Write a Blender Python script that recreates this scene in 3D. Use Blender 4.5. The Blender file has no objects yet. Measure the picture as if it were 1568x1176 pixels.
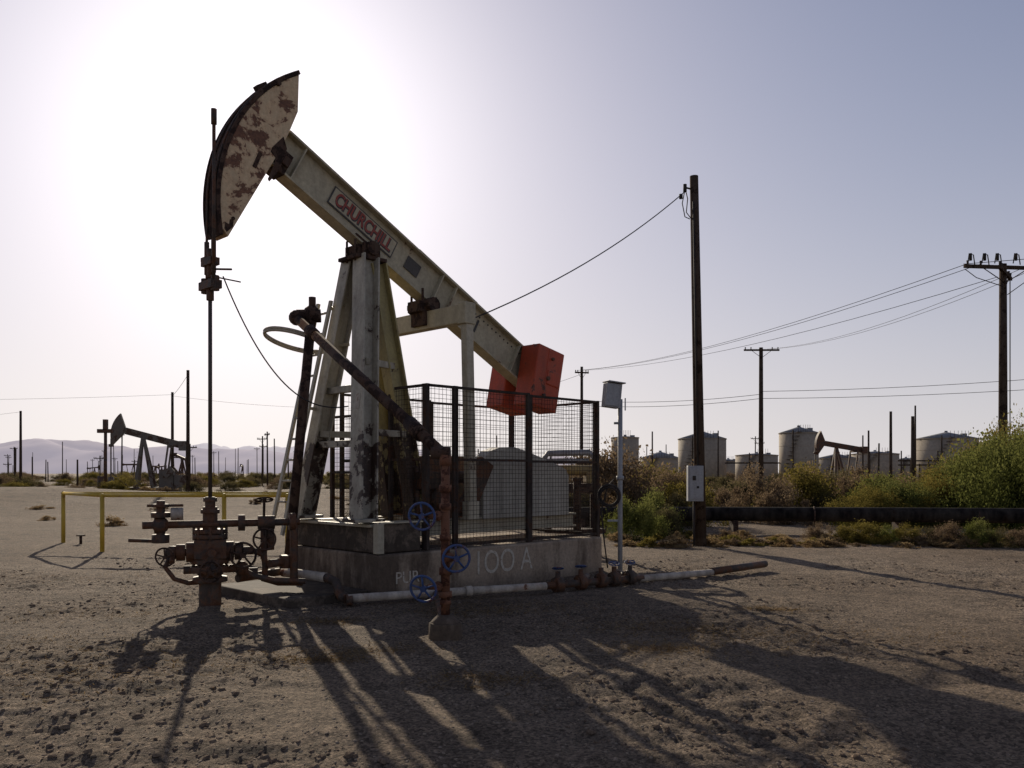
import bpy, bmesh, math, random
from mathutils import Vector, Matrix, noise, Euler
random.seed(7)
S=bpy.context.scene
COL=S.collection
rad=math.radians
# ------------------------------------------------------------------ materials
def newmat(name):
    m=bpy.data.materials.new(name); m.use_nodes=True
    nt=m.node_tree; b=nt.nodes['Principled BSDF']; return m,nt,b
def N(nt,t,**kw):
    n=nt.nodes.new(t)
    for k,v in kw.items():
        if k in n.inputs: n.inputs[k].default_value=v
        else: setattr(n,k,v)
    return n
def ramp(nt,src,stops):
    r=nt.nodes.new('ShaderNodeValToRGB'); e=r.color_ramp.elements
    while len(e)<len(stops): e.new(0.5)
    for i,(p,c) in enumerate(stops):
        e[i].position=p; e[i].color=(c[0],c[1],c[2],1) if not isinstance(c,(int,float)) else (c,c,c,1)
    nt.links.new(src,r.inputs[0]); return r
def mixc(nt,f,a,b,mode='MIX'):
    m=nt.nodes.new('ShaderNodeMix'); m.data_type='RGBA'; m.blend_type=mode
    for s,v in ((0,f),(6,a),(7,b)):
        if hasattr(v,'is_linked') or hasattr(v,'links'): nt.links.new(v,m.inputs[s])
        else: m.inputs[s].default_value=v if s==0 else (v[0],v[1],v[2],1)
    return m.outputs[2]
def mth(nt,op,a,b=None,c=None):
    n=nt.nodes.new('ShaderNodeMath'); n.operation=op
    for i,v in enumerate((a,b,c)):
        if v is None: continue
        if isinstance(v,(int,float)): n.inputs[i].default_value=v
        else: nt.links.new(v,n.inputs[i])
    return n.outputs[0]
def coords(nt,scale=(1,1,1),kind='Object'):
    tc=nt.nodes.new('ShaderNodeTexCoord'); mp=nt.nodes.new('ShaderNodeMapping')
    mp.inputs['Scale'].default_value=scale
    nt.links.new(tc.outputs[kind],mp.inputs[0]); return mp.outputs[0]
def noisen(nt,vec,scale,detail=6,rough=.6,dist=0):
    n=N(nt,'ShaderNodeTexNoise',Scale=scale,Detail=detail,Roughness=rough,Distortion=dist)
    nt.links.new(vec,n.inputs['Vector']); return n.outputs[0]
def bump(nt,b,h,strength=.3,dist=.01):
    bp=N(nt,'ShaderNodeBump',Strength=strength,Distance=dist)
    nt.links.new(h,bp.inputs['Height']); nt.links.new(bp.outputs[0],b.inputs['Normal'])
def painted(name,base,rust=(.12,.045,.018),thr=.58,scale=3,dirt=(.12,.10,.08),rough=.55,dirtamt=.5,metal=0,zstain=None,spec=.4):
    m,nt,b=newmat(name)
    v=coords(nt); vs=coords(nt,(1,1,.25))
    n1=noisen(nt,v,scale,8,.68,.3); n2=noisen(nt,vs,scale*2.2,6,.6); n3=noisen(nt,v,scale*9,4,.7)
    d=ramp(nt,n2,[(.35,0),(.75,dirtamt)])
    c=mixc(nt,d.outputs[0],base,dirt)
    sp=ramp(nt,n3,[(.3,.78),(.7,1.1)])
    c=mixc(nt,1.0,c,sp.outputs[0],'MULTIPLY')
    src=n1
    if zstain: # oil and rust creeping up from the foot
        sx=nt.nodes.new('ShaderNodeSeparateXYZ'); nt.links.new(v,sx.inputs[0])
        k=mth(nt,'SUBTRACT',zstain[0],sx.outputs[2]); k=mth(nt,'MULTIPLY',k,zstain[1]); k=mth(nt,'MINIMUM',mth(nt,'MAXIMUM',k,-.02),.16)
        src=mth(nt,'ADD',n1,k)
    ha=ramp(nt,src,[(thr-.07,0),(thr+.01,.45)]); c=mixc(nt,ha.outputs[0],c,[(base[i]*.35+rust[i]*1.6) for i in range(3)])
    r=ramp(nt,src,[(thr,0),(thr+.025,1)])
    rr=ramp(nt,n3,[(.3,[x*.5 for x in rust]),(.7,[x*1.5 for x in rust])])
    c=mixc(nt,r.outputs[0],c,rr.outputs[0])
    nt.links.new(c,b.inputs['Base Color'])
    b.inputs['Roughness'].default_value=rough; b.inputs['Metallic'].default_value=metal; b.inputs['Specular IOR Level'].default_value=spec
    bump(nt,b,n3,.25,.006)
    return m
M_cream=painted('cream_paint',(.48,.42,.28),rust=(.11,.06,.03),thr=.63,scale=2.2,dirtamt=.45)
M_head=painted('head_paint',(.68,.51,.30),rust=(.14,.058,.025),thr=.56,scale=3.2,dirtamt=.3)
M_post=painted('post_paint',(.47,.43,.33),rust=(.05,.03,.02),thr=.61,scale=2.5,dirtamt=.75,dirt=(.12,.10,.08),zstain=(2.35,.24))
M_pitman=painted('pitman_paint',(.45,.40,.29),rust=(.08,.045,.025),thr=.62,scale=2.5,dirtamt=.5)
M_yel=painted('faded_yellow_paint',(.40,.33,.14),rust=(.05,.03,.02),thr=.6,scale=3,zstain=(2.6,.25))
M_darkoil=painted('oily_steel',(.044,.028,.020),rust=(.10,.043,.02),thr=.51,scale=5,rough=.65,spec=.3)
M_rust=painted('rusted_steel',(.19,.08,.042),rust=(.08,.033,.02),thr=.5,scale=6,rough=.85,spec=.2)
M_dkrust=painted('dark_rust_pipe',(.07,.037,.024),rust=(.03,.018,.014),thr=.5,scale=6,rough=.85,spec=.15)
M_orange=painted('orange_paint',(.43,.058,.018),rust=(.10,.03,.015),thr=.60,scale=3,dirt=(.18,.04,.02),dirtamt=.6)
M_black=painted('black_steel',(.02,.018,.018),rust=(.05,.03,.02),thr=.6,scale=5,rough=.8,spec=.2)
M_pipeline=painted('pipeline_coating',(.010,.008,.008),rust=(.022,.014,.01),thr=.62,scale=2,rough=.9,spec=.04)
M_fence=painted('fence_steel',(.024,.017,.015),rust=(.05,.025,.015),thr=.58,scale=6,rough=.8,spec=.15)
M_guard=painted('guard_paint',(.46,.43,.36),thr=.66,scale=1.5,dirtamt=.5)
M_blue=painted('blue_paint',(.022,.065,.20),thr=.6,scale=10,dirtamt=.5)
M_safety=painted('safety_yellow',(.55,.37,.03),thr=.66,scale=3,dirtamt=.35)
M_motor=painted('motor_paint',(.34,.24,.07),thr=.6,scale=3,dirtamt=.6)
M_white=painted('white_pipe',(.50,.43,.35),thr=.62,scale=4,dirtamt=.8,rough=.8)
M_grey=painted('galvanised_grey',(.34,.345,.35),thr=.75,scale=3,dirtamt=.4,rough=.6)
M_wood=painted('creosote_wood',(.055,.036,.024),rust=(.03,.02,.015),thr=.55,scale=4,rough=.95,spec=.05)
M_wood2=painted('weathered_wood',(.06,.038,.025),rust=(.03,.02,.014),thr=.55,scale=4,rough=.95,spec=.05)
M_tank=painted('tank_paint',(.36,.305,.235),rust=(.22,.16,.11),thr=.64,scale=.35,dirt=(.24,.20,.155),rough=.8,spec=.1)
M_tankroof=painted('tank_roof',(.26,.27,.29),thr=.8,scale=.5,rough=.8,spec=.1)
M_red=painted('red_letter',(.32,.045,.026),thr=.95,scale=8)
M_plate=painted('dark_plate',(.05,.045,.04),thr=.9,scale=4)
M_letter=painted('stencil_paint',(.52,.47,.39),rust=(.3,.25,.2),thr=.56,scale=9,rough=.9,spec=.1)
M_ltblk=painted('black_letter',(.03,.03,.03),thr=.95,scale=8)
M_wire=painted('wire',(.03,.03,.035),thr=.8,scale=3,rough=.9,spec=.1)
M_rod=painted('polished_rod',(.06,.045,.035),thr=.8,scale=3,rough=.5)
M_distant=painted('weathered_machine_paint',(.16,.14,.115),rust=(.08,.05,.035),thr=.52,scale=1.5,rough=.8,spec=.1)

def conc():
    m,nt,b=newmat('stained_concrete'); v=coords(nt); vs=coords(nt,(1,1,.3))
    n1=noisen(nt,v,1.6,8,.65); n2=noisen(nt,v,22,5,.7); n3=noisen(nt,vs,3,6,.6)
    c=ramp(nt,n1,[(.3,(.24,.18,.13)),(.7,(.38,.305,.23))]).outputs[0]
    sx=nt.nodes.new('ShaderNodeSeparateXYZ'); nt.links.new(v,sx.inputs[0])
    k=mth(nt,'MULTIPLY',mth(nt,'SUBTRACT',3.0,sx.outputs[0]),.12); k=mth(nt,'MAXIMUM',mth(nt,'MINIMUM',k,.14),-.05)
    st=ramp(nt,mth(nt,'ADD',n3,k),[(.48,0),(.66,.85)]); c=mixc(nt,st.outputs[0],c,(.07,.05,.037))
    # splash-line grime at the foot
    gr=mth(nt,'MULTIPLY',mth(nt,'SUBTRACT',.2,sx.outputs[2]),2.0); gr=mth(nt,'MINIMUM',mth(nt,'MAXIMUM',mth(nt,'ADD',gr,mth(nt,'MULTIPLY',mth(nt,'SUBTRACT',n3,.5),1.2)),0),.6)
    c=mixc(nt,gr,c,(.11,.08,.055))
    sp=ramp(nt,n2,[(.3,.7),(.7,1.15)]); c=mixc(nt,1.0,c,sp.outputs[0],'MULTIPLY')
    nt.links.new(c,b.inputs['Base Color']); b.inputs['Roughness'].default_value=.95; b.inputs['Specular IOR Level'].default_value=.15
    bump(nt,b,n2,.5,.01); return m
M_conc=conc()
M_oilconc=painted('oil_soaked_concrete',(.055,.042,.032),rust=(.13,.10,.075),thr=.57,scale=4,rough=.9,spec=.15)

def ground_mat():
    m,nt,b=newmat('gravel_dirt'); v=coords(nt)
    big=noisen(nt,v,.22,6,.6,.4); mid=noisen(nt,v,1.7,8,.65); fine=noisen(nt,v,30,6,.75); vf=noisen(nt,v,120,3,.8)
    m3=noisen(nt,v,6.5,6,.7)
    vo=N(nt,'ShaderNodeTexVoronoi',Scale=55.0); nt.links.new(v,vo.inputs['Vector'])
    vo2=N(nt,'ShaderNodeTexVoronoi',Scale=19.0); nt.links.new(v,vo2.inputs['Vector'])
    c=ramp(nt,big,[(.3,(.155,.110,.073)),(.55,(.215,.160,.112)),(.75,(.27,.21,.152))]).outputs[0]
    mm=ramp(nt,mid,[(.3,.62),(.5,1),(.72,1.25)]); c=mixc(nt,1.0,c,mm.outputs[0],'MULTIPLY')
    m4=ramp(nt,m3,[(.32,.72),(.5,1),(.68,1.2)]); c=mixc(nt,1.0,c,m4.outputs[0],'MULTIPLY')
    ff=ramp(nt,fine,[(.3,.42),(.5,1),(.7,1.65)]); c=mixc(nt,1.0,c,ff.outputs[0],'MULTIPLY')
    cc=ramp(nt,vo.outputs['Color'],[(.2,.55),(.8,1.6)]); c=mixc(nt,.95,c,cc.outputs[0],'MULTIPLY')
    st=ramp(nt,mid,[(.58,0),(.67,.55)]); c=mixc(nt,st.outputs[0],c,(.075,.052,.036))
    nt.links.new(c,b.inputs['Base Color']); b.inputs['Roughness'].default_value=.95
    b.inputs['Specular IOR Level'].default_value=.15
    h=mth(nt,'MULTIPLY_ADD',fine,1.6,vf)
    h=mth(nt,'MULTIPLY_ADD',mid,2.0,h); h=mth(nt,'MULTIPLY_ADD',m3,1.5,h)
    h=mth(nt,'SUBTRACT',h,mth(nt,'MULTIPLY',vo.outputs['Distance'],1.0)); h=mth(nt,'SUBTRACT',h,mth(nt,'MULTIPLY',vo2.outputs['Distance'],.9))
    bump(nt,b,h,.85,.032); return m
M_ground=ground_mat()
def leaf_mat(name,c1,c2,c3):
    m=bpy.data.materials.new(name); m.use_nodes=True; nt=m.node_tree; nt.nodes.clear()
    at=N(nt,'ShaderNodeAttribute'); at.attribute_name='lc'
    v=coords(nt); n=noisen(nt,v,2.2,4,.6)
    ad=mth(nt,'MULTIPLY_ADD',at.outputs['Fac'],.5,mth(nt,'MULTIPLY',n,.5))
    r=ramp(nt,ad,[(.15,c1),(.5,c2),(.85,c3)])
    d=N(nt,'ShaderNodeBsdfDiffuse'); t=N(nt,'ShaderNodeBsdfTranslucent'); mx=N(nt,'ShaderNodeMixShader'); mx.inputs[0].default_value=.42
    nt.links.new(r.outputs[0],d.inputs[0]); nt.links.new(r.outputs[0],t.inputs[0])
    nt.links.new(d.outputs[0],mx.inputs[1]); nt.links.new(t.outputs[0],mx.inputs[2])
    o=N(nt,'ShaderNodeOutputMaterial'); nt.links.new(mx.outputs[0],o.inputs[0]); return m
L_olive=leaf_mat('olive_foliage',(.06,.048,.014),(.15,.12,.03),(.27,.21,.055))
L_green=leaf_mat('green_foliage',(.045,.05,.013),(.12,.13,.034),(.23,.225,.07))
L_brown=leaf_mat('dry_foliage',(.075,.05,.033),(.155,.108,.066),(.26,.19,.115))
L_dark=leaf_mat('dark_foliage',(.045,.038,.02),(.095,.08,.038),(.165,.135,.065))
L_straw=leaf_mat('straw',(.12,.07,.035),(.24,.16,.08),(.38,.28,.14))
# ------------------------------------------------------------------ mesh builder
class P:
    def __init__(s): s.bm=bmesh.new()
    def hexa(s,c,ax,ay,az):
        c=Vector(c); vs=[s.bm.verts.new(c+ax*i+ay*j+az*k) for i in(-1,1) for j in(-1,1) for k in(-1,1)]
        for f in((0,1,3,2),(4,6,7,5),(0,4,5,1),(2,3,7,6),(0,2,6,4),(1,5,7,3)): s.bm.faces.new([vs[i] for i in f])
        return s
    def box(s,c,size,rot=None):
        R=Euler(rot).to_matrix() if rot else Matrix.Identity(3)
        return s.hexa(c,R@Vector((size[0]/2,0,0)),R@Vector((0,size[1]/2,0)),R@Vector((0,0,size[2]/2)))
    def bar(s,p0,p1,w,d,ref=(0,1,0)):
        p0=Vector(p0);p1=Vector(p1); a=(p1-p0); y=Vector(ref); z=a.cross(y)
        if z.length<1e-5: z=a.cross(Vector((1,0,0)))
        z.normalize(); y=z.cross(a).normalized()
        return s.hexa((p0+p1)/2,a/2,y*w/2,z*d/2)
    def ibar(s,p0,p1,w,d,ref=(0,1,0),th=.025):
        p0=Vector(p0);p1=Vector(p1); a=(p1-p0); y=Vector(ref); z=a.cross(y).normalized(); y=z.cross(a).normalized()
        s.hexa((p0+p1)/2+z*(d/2-th/2),a/2,y*w/2,z*th/2); s.hexa((p0+p1)/2-z*(d/2-th/2),a/2,y*w/2,z*th/2)
        return s.hexa((p0+p1)/2,a/2*.999,y*th/2,z*(d/2-th))
    def cyl(s,p0,p1,r,r2=None,n=12,cap=True):
        p0=Vector(p0);p1=Vector(p1); r2=r if r2 is None else r2
        a=(p1-p0).normalized(); u=a.orthogonal().normalized(); v=a.cross(u)
        A=[];B=[]
        for i in range(n):
            t=2*math.pi*i/n; d=u*math.cos(t)+v*math.sin(t)
            A.append(s.bm.verts.new(p0+d*r)); B.append(s.bm.verts.new(p1+d*r2))
        for i in range(n): 
            j=(i+1)%n; f=s.bm.faces.new((A[i],A[j],B[j],B[i])); f.smooth=True
        if cap: s.bm.faces.new(A[::-1]); s.bm.faces.new(B)
        return s
    def path(s,pts,r,n=8):
        pts=[Vector(p) for p in pts]; rings=[]
        u=None
        for i,p in enumerate(pts):
            a=(pts[min(i+1,len(pts)-1)]-pts[max(i-1,0)]).normalized()
            if u is None: u=a.orthogonal().normalized()
            else:
                u=(u-a*u.dot(a)).normalized()
            v=a.cross(u)
            rings.append([s.bm.verts.new(p+(u*math.cos(2*math.pi*k/n)+v*math.sin(2*math.pi*k/n))*r) for k in range(n)])
        for A,B in zip(rings,rings[1:]):
            for i in range(n):
                j=(i+1)%n; f=s.bm.faces.new((A[i],A[j],B[j],B[i])); f.smooth=n>4
        if n>2: s.bm.faces.new(rings[0][::-1]); s.bm.faces.new(rings[-1])
        return s
    def torus(s,c,nrm,R,r,n=24,m=8,sx=1):
        c=Vector(c);a=Vector(nrm).normalized();u=a.orthogonal().normalized();v=a.cross(u); rg=[]
        for i in range(n):
            t=2*math.pi*i/n; d=u*math.cos(t)+v*math.sin(t)
            rg.append([s.bm.verts.new(c+d*R+(d*math.cos(2*math.pi*k/m)+a*math.sin(2*math.pi*k/m))*r) for k in range(m)])
        for i in range(n):
            A=rg[i];B=rg[(i+1)%n]
            for k in range(m):
                l=(k+1)%m; f=s.bm.faces.new((A[k],B[k],B[l],A[l])); f.smooth=True
        return s
    def wheel(s,c,nrm,R,sp=5):
        s.torus(c,nrm,R,R*.10); c=Vector(c);a=Vector(nrm).normalized();u=a.orthogonal().normalized();v=a.cross(u)
        s.cyl(c-a*R*.16,c+a*R*.16,R*.22)
        for i in range(sp):
            t=2*math.pi*i/sp+.4; s.cyl(c,c+(u*math.cos(t)+v*math.sin(t))*R*.97,R*.085,n=6)
        return s
    def prism(s,poly,t0,t1):
        A=[s.bm.verts.new((x,t0,z)) for x,z in poly];B=[s.bm.verts.new((x,t1,z)) for x,z in poly]
        n=len(poly)
        for i in range(n): s.bm.faces.new((A[i],A[(i+1)%n],B[(i+1)%n],B[i]))
        s.bm.faces.new(A[::-1]); s.bm.faces.new(B); return s
    def sphere(s,c,r,n=10):
        bmesh.ops.create_uvsphere(s.bm,u_segments=n,v_segments=n//2+2,radius=r,matrix=Matrix.Translation(c)); return s
    def done(s,name,mat,parent=None,flip=False,bevel=0,loc=None):
        if flip:
            for v in s.bm.verts: v.co.y=-v.co.y
        bmesh.ops.recalc_face_normals(s.bm,faces=s.bm.faces)
        me=bpy.data.meshes.new(name); s.bm.to_mesh(me); s.bm.free()
        o=bpy.data.objects.new(name,me); COL.objects.link(o)
        if mat: me.materials.append(mat)
        if parent: o.parent=parent
        if loc: o.location=loc
        if bevel:
            b=o.modifiers.new('bevel','BEVEL'); b.width=bevel; b.segments=2; b.limit_method='ANGLE'; b.angle_limit=rad(50)
        return o
def empty(name,loc=(0,0,0),rz=0,sc=1):
    e=bpy.data.objects.new(name,None); COL.objects.link(e); e.location=loc; e.rotation_euler=(0,0,rz); e.scale=(sc,)*3
    e.empty_display_size=.3; return e
def text(name,body,size,mat,parent,loc,rot,extr=.002,sx=1,bold=0):
    c=bpy.data.curves.new(name,'FONT'); c.body=body; c.size=size; c.extrude=extr; c.align_x='CENTER'; c.align_y='CENTER'; c.offset=bold
    o=bpy.data.objects.new(name,c); COL.objects.link(o)
    dg=bpy.context.evaluated_depsgraph_get(); me=bpy.data.meshes.new_from_object(o.evaluated_get(dg))
    bpy.data.objects.remove(o); o=bpy.data.objects.new(name,me); COL.objects.link(o); me.materials.clear(); me.materials.append(mat)
    o.parent=parent; o.location=loc; o.rotation_euler=rot; o.scale=(sx,1,1); return o

# ------------------------------------------------------------------ ground
def gh(x,y):
    d=math.hypot(x,y)
    z=0
    if d<60:
        k=max(0,1-d/60)
        z+=.06*k*(noise.noise((x*.35,y*.35,0)))+.03*k*noise.noise((x*1.3,y*1.3,4))
        r=max(0,noise.noise((x*.5+7,y*.5,3))+.35)
        z+=(.008+.038*r)*k*noise.noise((x*4.1,y*4.1,9))+(.006+.03*r)*k*noise.noise((x*9.,y*9.,2))+.016*r*k*noise.noise((x*18.,y*18.,5))
        for y0,dep in((6.3,.022),(4.7,.02)):
            q=y-y0-.12*x+.3*math.sin(x*.5+y0); z+=dep*k*(-math.exp(-(q/.17)**2)+.5*math.exp(-((q-.3)/.13)**2))
    z+=.9*math.exp(-((x+26)/12)**2-((y-44)/7)**2)+.5*math.exp(-((x+14)/9)**2-((y-60)/9)**2)
    return z
def axis(lo,hi,step,far,g=1.09):
    a=[];v=lo
    while v<hi: a.append(v); v+=step
    s=step;v=a[-1]
    while v<far: s*=g; v+=s; a.append(v)
    s=step;v=lo;b=[]
    while v>-far: s*=g; v-=s; b.append(v)
    return b[::-1]+a
xs=axis(-7.5,9.5,.04,16000,1.10); ys=axis(2.6,13.5,.036,16000,1.075)
ys=[y for y in ys if y>-300]
me=bpy.data.meshes.new('ground'); vv=[(x,y,gh(x,y)) for y in ys for x in xs]; nx=len(xs)
ff=[(j*nx+i,j*nx+i+1,(j+1)*nx+i+1,(j+1)*nx+i) for j in range(len(ys)-1) for i in range(nx-1)]
me.from_pydata(vv,[],ff); me.materials.append(M_ground); me.polygons.foreach_set('use_smooth',[True]*len(ff))
o=bpy.data.objects.new('ground',me); COL.objects.link(o)
def stones(name,n,area,smin,smax,mat,pw=3):
    V=[];F=[]
    for _ in range(n):
        x,y=area(); z=gh(x,y)-.001; r=smin*(smax/smin)**(random.random()**pw)
        b=len(V); sq=random.uniform(.5,.8)
        for d in((1,0,0),(0,1,0),(-1,0,0),(0,-1,0),(.5,.5,.7),(-.5,.4,.8),(0,-.6,.75)):
            V.append((x+d[0]*r*random.uniform(.7,1.2),y+d[1]*r*random.uniform(.7,1.2),z+d[2]*r*sq*random.uniform(.8,1.2)))
        for f in((0,1,4),(1,5,4),(1,2,5),(2,3,6),(2,6,5),(3,0,6),(0,4,6),(4,5,6)): F.append(tuple(b+i for i in f))
    me=bpy.data.meshes.new(name); me.from_pydata(V,[],F); me.materials.append(mat)
    o=bpy.data.objects.new(name,me); COL.objects.link(o)
def area():
    y=2.4+14*random.random()**1.4; return (random.uniform(-.66,.66)*y,y)
def area2():
    while True:
        x,y=area()
        if noise.noise((x*.5+7,y*.5,3))>.0: return x,y
M_stone=painted('stone',(.27,.21,.155),rust=(.17,.13,.09),thr=.5,scale=7,rough=.95,spec=.1)
M_clod=painted('dirt_clod_soil',(.17,.125,.085),rust=(.12,.085,.06),thr=.5,scale=7,rough=1,spec=.05)
stones('gravel',32000,area,.004,.018,M_stone)
stones('dirt_clods',7000,area2,.008,.04,M_clod,2.5)
# ------------------------------------------------------------------ pumpjack
PJ=empty('pumpjack',(-3.69,10.15,0),rad(45))
def pd(p,name,mat,bevel=0,parent=None): return p.done(name,mat,parent or PJ,True,bevel)
A=rad(28.3); ca,sa=math.cos(A),math.sin(A)
def bp(l,d): return (2.29+l*ca+d*sa, 5.03-l*sa+d*ca)
def bseg(p,l0,l1,d0,d1,t0,t1):
    poly=[bp(l0,d0),bp(l1,d0),bp(l1,d1),bp(l0,d1)]; p.prism(poly,t0,t1)
p=P(); bseg(p,-1.5,3.76,-.28,-.25,-.12,.12); bseg(p,-1.5,3.76,.25,.28,-.12,.12); bseg(p,-1.5,3.75,-.25,.25,-.016,.016)
for l in(-1.2,1.45,1.75,3.3): bseg(p,l-.01,l+.01,-.25,.25,-.11,.11)
bseg(p,.9,2.2,.281,.30,-.10,.10)
pd(p,'walking_beam',M_cream,.004)
p=P()
for i in range(14):
    l=2.2+i*.1; x,z=bp(l,.17); p.cyl((x,.014,z),(x,.022,z),.014,n=8)
pd(p,'beam_bolt_holes',M_black)
cs,cz,R=2.27,4.87,2.13
arc=[(cs-R*math.cos(rad(a)),cz+R*math.sin(rad(a))) for a in [ -9+69*i/28 for i in range(29)]]
back=[(1.19,6.24),(1.06,5.93),(.95,5.70),(.24,4.45)]
p=P(); p.prism(arc+back,-.15,.15)
pd(p,'horsehead',M_head,.006)
p=P()
n=30
for i in range(n):
    a0=rad(-11+71.5*i/n);a1=rad(-11+71.5*(i+1)/n)
    q=[(cs-r*math.cos(a),cz+r*math.sin(a)) for r,a in((R+.004,a0),(R+.035,a0),(R+.035,a1),(R+.004,a1))]
    p.prism(q,-.20,.165)
    q=[(cs-r*math.cos(a),cz+r*math.sin(a)) for r,a in((R+.036,a0),(R+.055,a0),(R+.055,a1),(R+.036,a1))]
    for tt in(-.20,.145): p.prism(q,tt,tt+.02)
bmesh.ops.remove_doubles(p.bm,verts=p.bm.verts,dist=.0004)
pd(p,'horsehead_track',M_dkrust)
p=P()
p.box((1.02,.16,5.55),(.10,.04,.12),(0,.5,0)); p.box((.62,.155,5.47),(.05,.02,.22),(0,.4,0)); p.cyl((.9,-.2,6.5),(.9,.2,6.5),.03)
p.box((.75,0,6.46),(.16,.1,.07),(0,-.6,0)); p.cyl((.30,-.17,4.68),(.30,.17,4.68),.022,n=8)
p.box((1.0,0,5.55),(.16,.26,.30),(0,A,0))
pd(p,'horsehead_fittings',M_dkrust,.004)
p=P(); q=[(.82,5.68),(.98,5.86),(1.03,5.72),(.97,5.52),(.88,5.36),(.78,5.24),(.76,5.27),(.84,5.45),(.87,5.56),(.80,5.62)]
p.prism(q,.1505,.1535); q=[(.22,4.50),(.30,4.58),(.31,4.68),(.26,4.66),(.25,4.60),(.20,4.62),(.19,4.54)]; p.prism(q,.1505,.1535)
pd(p,'rust_patch',M_dkrust)
p=P()
for t in(-.09,.09):
    pts=[(cs-(R+.05)*math.cos(rad(a)),t,cz+(R+.05)*math.sin(rad(a))) for a in range(60,-1,-4)]
    pts+=[(.085,t,4.4),(.085,t,3.9)]
    p.path(pts,.016,6)
p.cyl((.06,.15,3.85),(.06,.15,5.93),.021); p.cyl((.06,.15,5.75),(.06,.15,5.93),.034)
pd(p,'wire_rope_bridle',M_darkoil)
p=P()
p.box((.085,0,3.86),(.14,.34,.10)); p.cyl((.085,-.13,3.78),(.085,-.13,3.96),.05); p.cyl((.085,.13,3.78),(.085,.13,3.96),.05)
p.box((.085,0,4.14),(.12,.26,.09)); p.cyl((.085,0,3.95),(.085,0,4.3),.04); p.cyl((.085,.09,4.0),(.085,.09,4.4),.03);p.cyl((.085,-.09,4.0),(.085,-.09,4.4),.03)
p.box((.085,-.16,4.2),(.05,.10,.05)); p.cyl((.085,0,3.68),(.085,0,3.86),.045); p.cyl((.085,.05,4.05),(.2,.32,4.02),.014,n=6); p.cyl((.1,.1,3.95),(.3,.35,3.88),.01,n=6)
pd(p,'carrier_bar',M_darkoil,.006)
p=P(); p.cyl((.085,0,1.25),(.085,0,4.2),.024); pd(p,'polished_rod',M_rod)
p=P()
p.ibar((1.80,.72,.99),(2.24,.16,4.55),.27,.26,(0,1,0)); 
pd(p,'samson_leg_front_near',M_post,.004)
p=P(); p.ibar((1.80,-.72,.99),(2.24,-.16,4.55),.22,.24,(0,1,0)); pd(p,'samson_leg_front_far',M_post,.004)
p=P(); p.ibar((3.02,.30,.99),(2.42,.12,4.5),.20,.26,(0,1,0)); p.ibar((3.02,-.30,.99),(2.42,-.12,4.5),.20,.26,(0,1,0)); pd(p,'samson_leg_rear',M_yel,.004)
p=P()
p.bar((1.93,-.60,2.0),(1.93,.60,2.0),.09,.09,(1,0,0)); p.bar((2.03,-.45,2.75),(2.03,.45,2.75),.09,.09,(1,0,0))
p.bar((1.93,.52,2.15),(2.82,.25,2.15),.07,.09); p.bar((1.93,-.52,2.15),(2.82,-.25,2.15),.07,.09)
p.bar((2.04,.4,3.1),(2.66,.2,3.1),.07,.09)
for y in(.72,-.72): p.box((1.80,y,1.0),(.42,.36,.04))
pd(p,'samson_braces',M_post,.004)
p=P(); p.box((1.862,.50,2.55),(.012,.10,.2),(0,.12,.0)); p.done('leg_label',M_letter,PJ,True)
p=P(); p.box((2.29,0,4.55),(.5,.46,.05)); p.box((2.29,0,4.65),(.34,.30,.16)); p.cyl((2.29,-.27,4.68),(2.29,.27,4.68),.10)
for y in(-.2,.2): p.box((2.29,y,4.64),(.26,.07,.22))
for x in(2.1,2.48):
    for y in(-.1,.1): p.cyl((x,y,4.5),(x,y,4.8),.018,n=6)
p.box((2.29,0,4.76),(.44,.26,.03),(0,A,0))
pd(p,'saddle_bearing',M_dkrust,.006)
p=P(); p.bar((3.39,-.93,3.84),(3.39,.93,3.84),.16,.26,(1,0,0)); p.box((3.39,.93,3.84),(.2,.16,.3)); p.box((3.39,-.93,3.84),(.2,.16,.3))
pd(p,'equalizer_bar',M_cream,.01)
p=P(); p.box((3.36,0,4.04),(.34,.30,.16)); p.cyl((3.37,-.26,4.06),(3.37,.26,4.06),.11); p.box((3.38,0,3.86),(.24,.32,.2))
for y in(-.13,.13): p.cyl((3.25,y,3.95),(3.25,y,4.3),.02,n=6);p.cyl((3.5,y,3.9),(3.5,y,4.2),.02,n=6)
pd(p,'equalizer_bearing',M_dkrust,.006)
p=P()
for y in(.93,-.93): p.bar((3.39,y,3.9),(3.47,y,1.05),.12,.13,(0,1,0)); p.box((3.47,y,1.08),(.2,.14,.26))
pd(p,'pitman_arms',M_pitman,.006)
p=P(); p.box((3.65,0,1.35),(.85,.62,.9)); p.cyl((3.75,-.8,1.55),(3.75,.8,1.55),.09); p.box((3.65,0,1.82),(.7,.5,.08))
for y in(.8,-.8): p.bar((3.88,y,1.78),(3.44,y,1.0),.10,.28,(0,1,0)); p.cyl((3.47,y-.1,1.08),(3.47,y+.1,1.08),.09)
p.box((3.1,.35,1.5),(.3,.3,.25)); p.cyl((3.0,.3,.95),(3.0,.3,1.7),.05)
p.cyl((3.35,.45,1.25),(3.35,.55,1.25),.2)
pd(p,'gearbox_and_cranks',M_darkoil,.01)
g0=[(3.9,.93),(3.9,1.72),(3.95,1.84),(4.05,1.93),(4.25,1.99),(4.55,2.0),(4.8,1.95),(5.6,1.72),(5.74,1.66),(5.8,1.55),(5.8,.93)]
p=P(); p.prism(g0,.5,.72); p.bar((4.3,.725,1.0),(4.3,.725,1.95),.01,.05,(0,1,0)); p.bar((4.95,.725,1.0),(4.95,.725,1.86),.01,.05,(0,1,0))
pd(p,'belt_guard',M_guard,.03)
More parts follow.
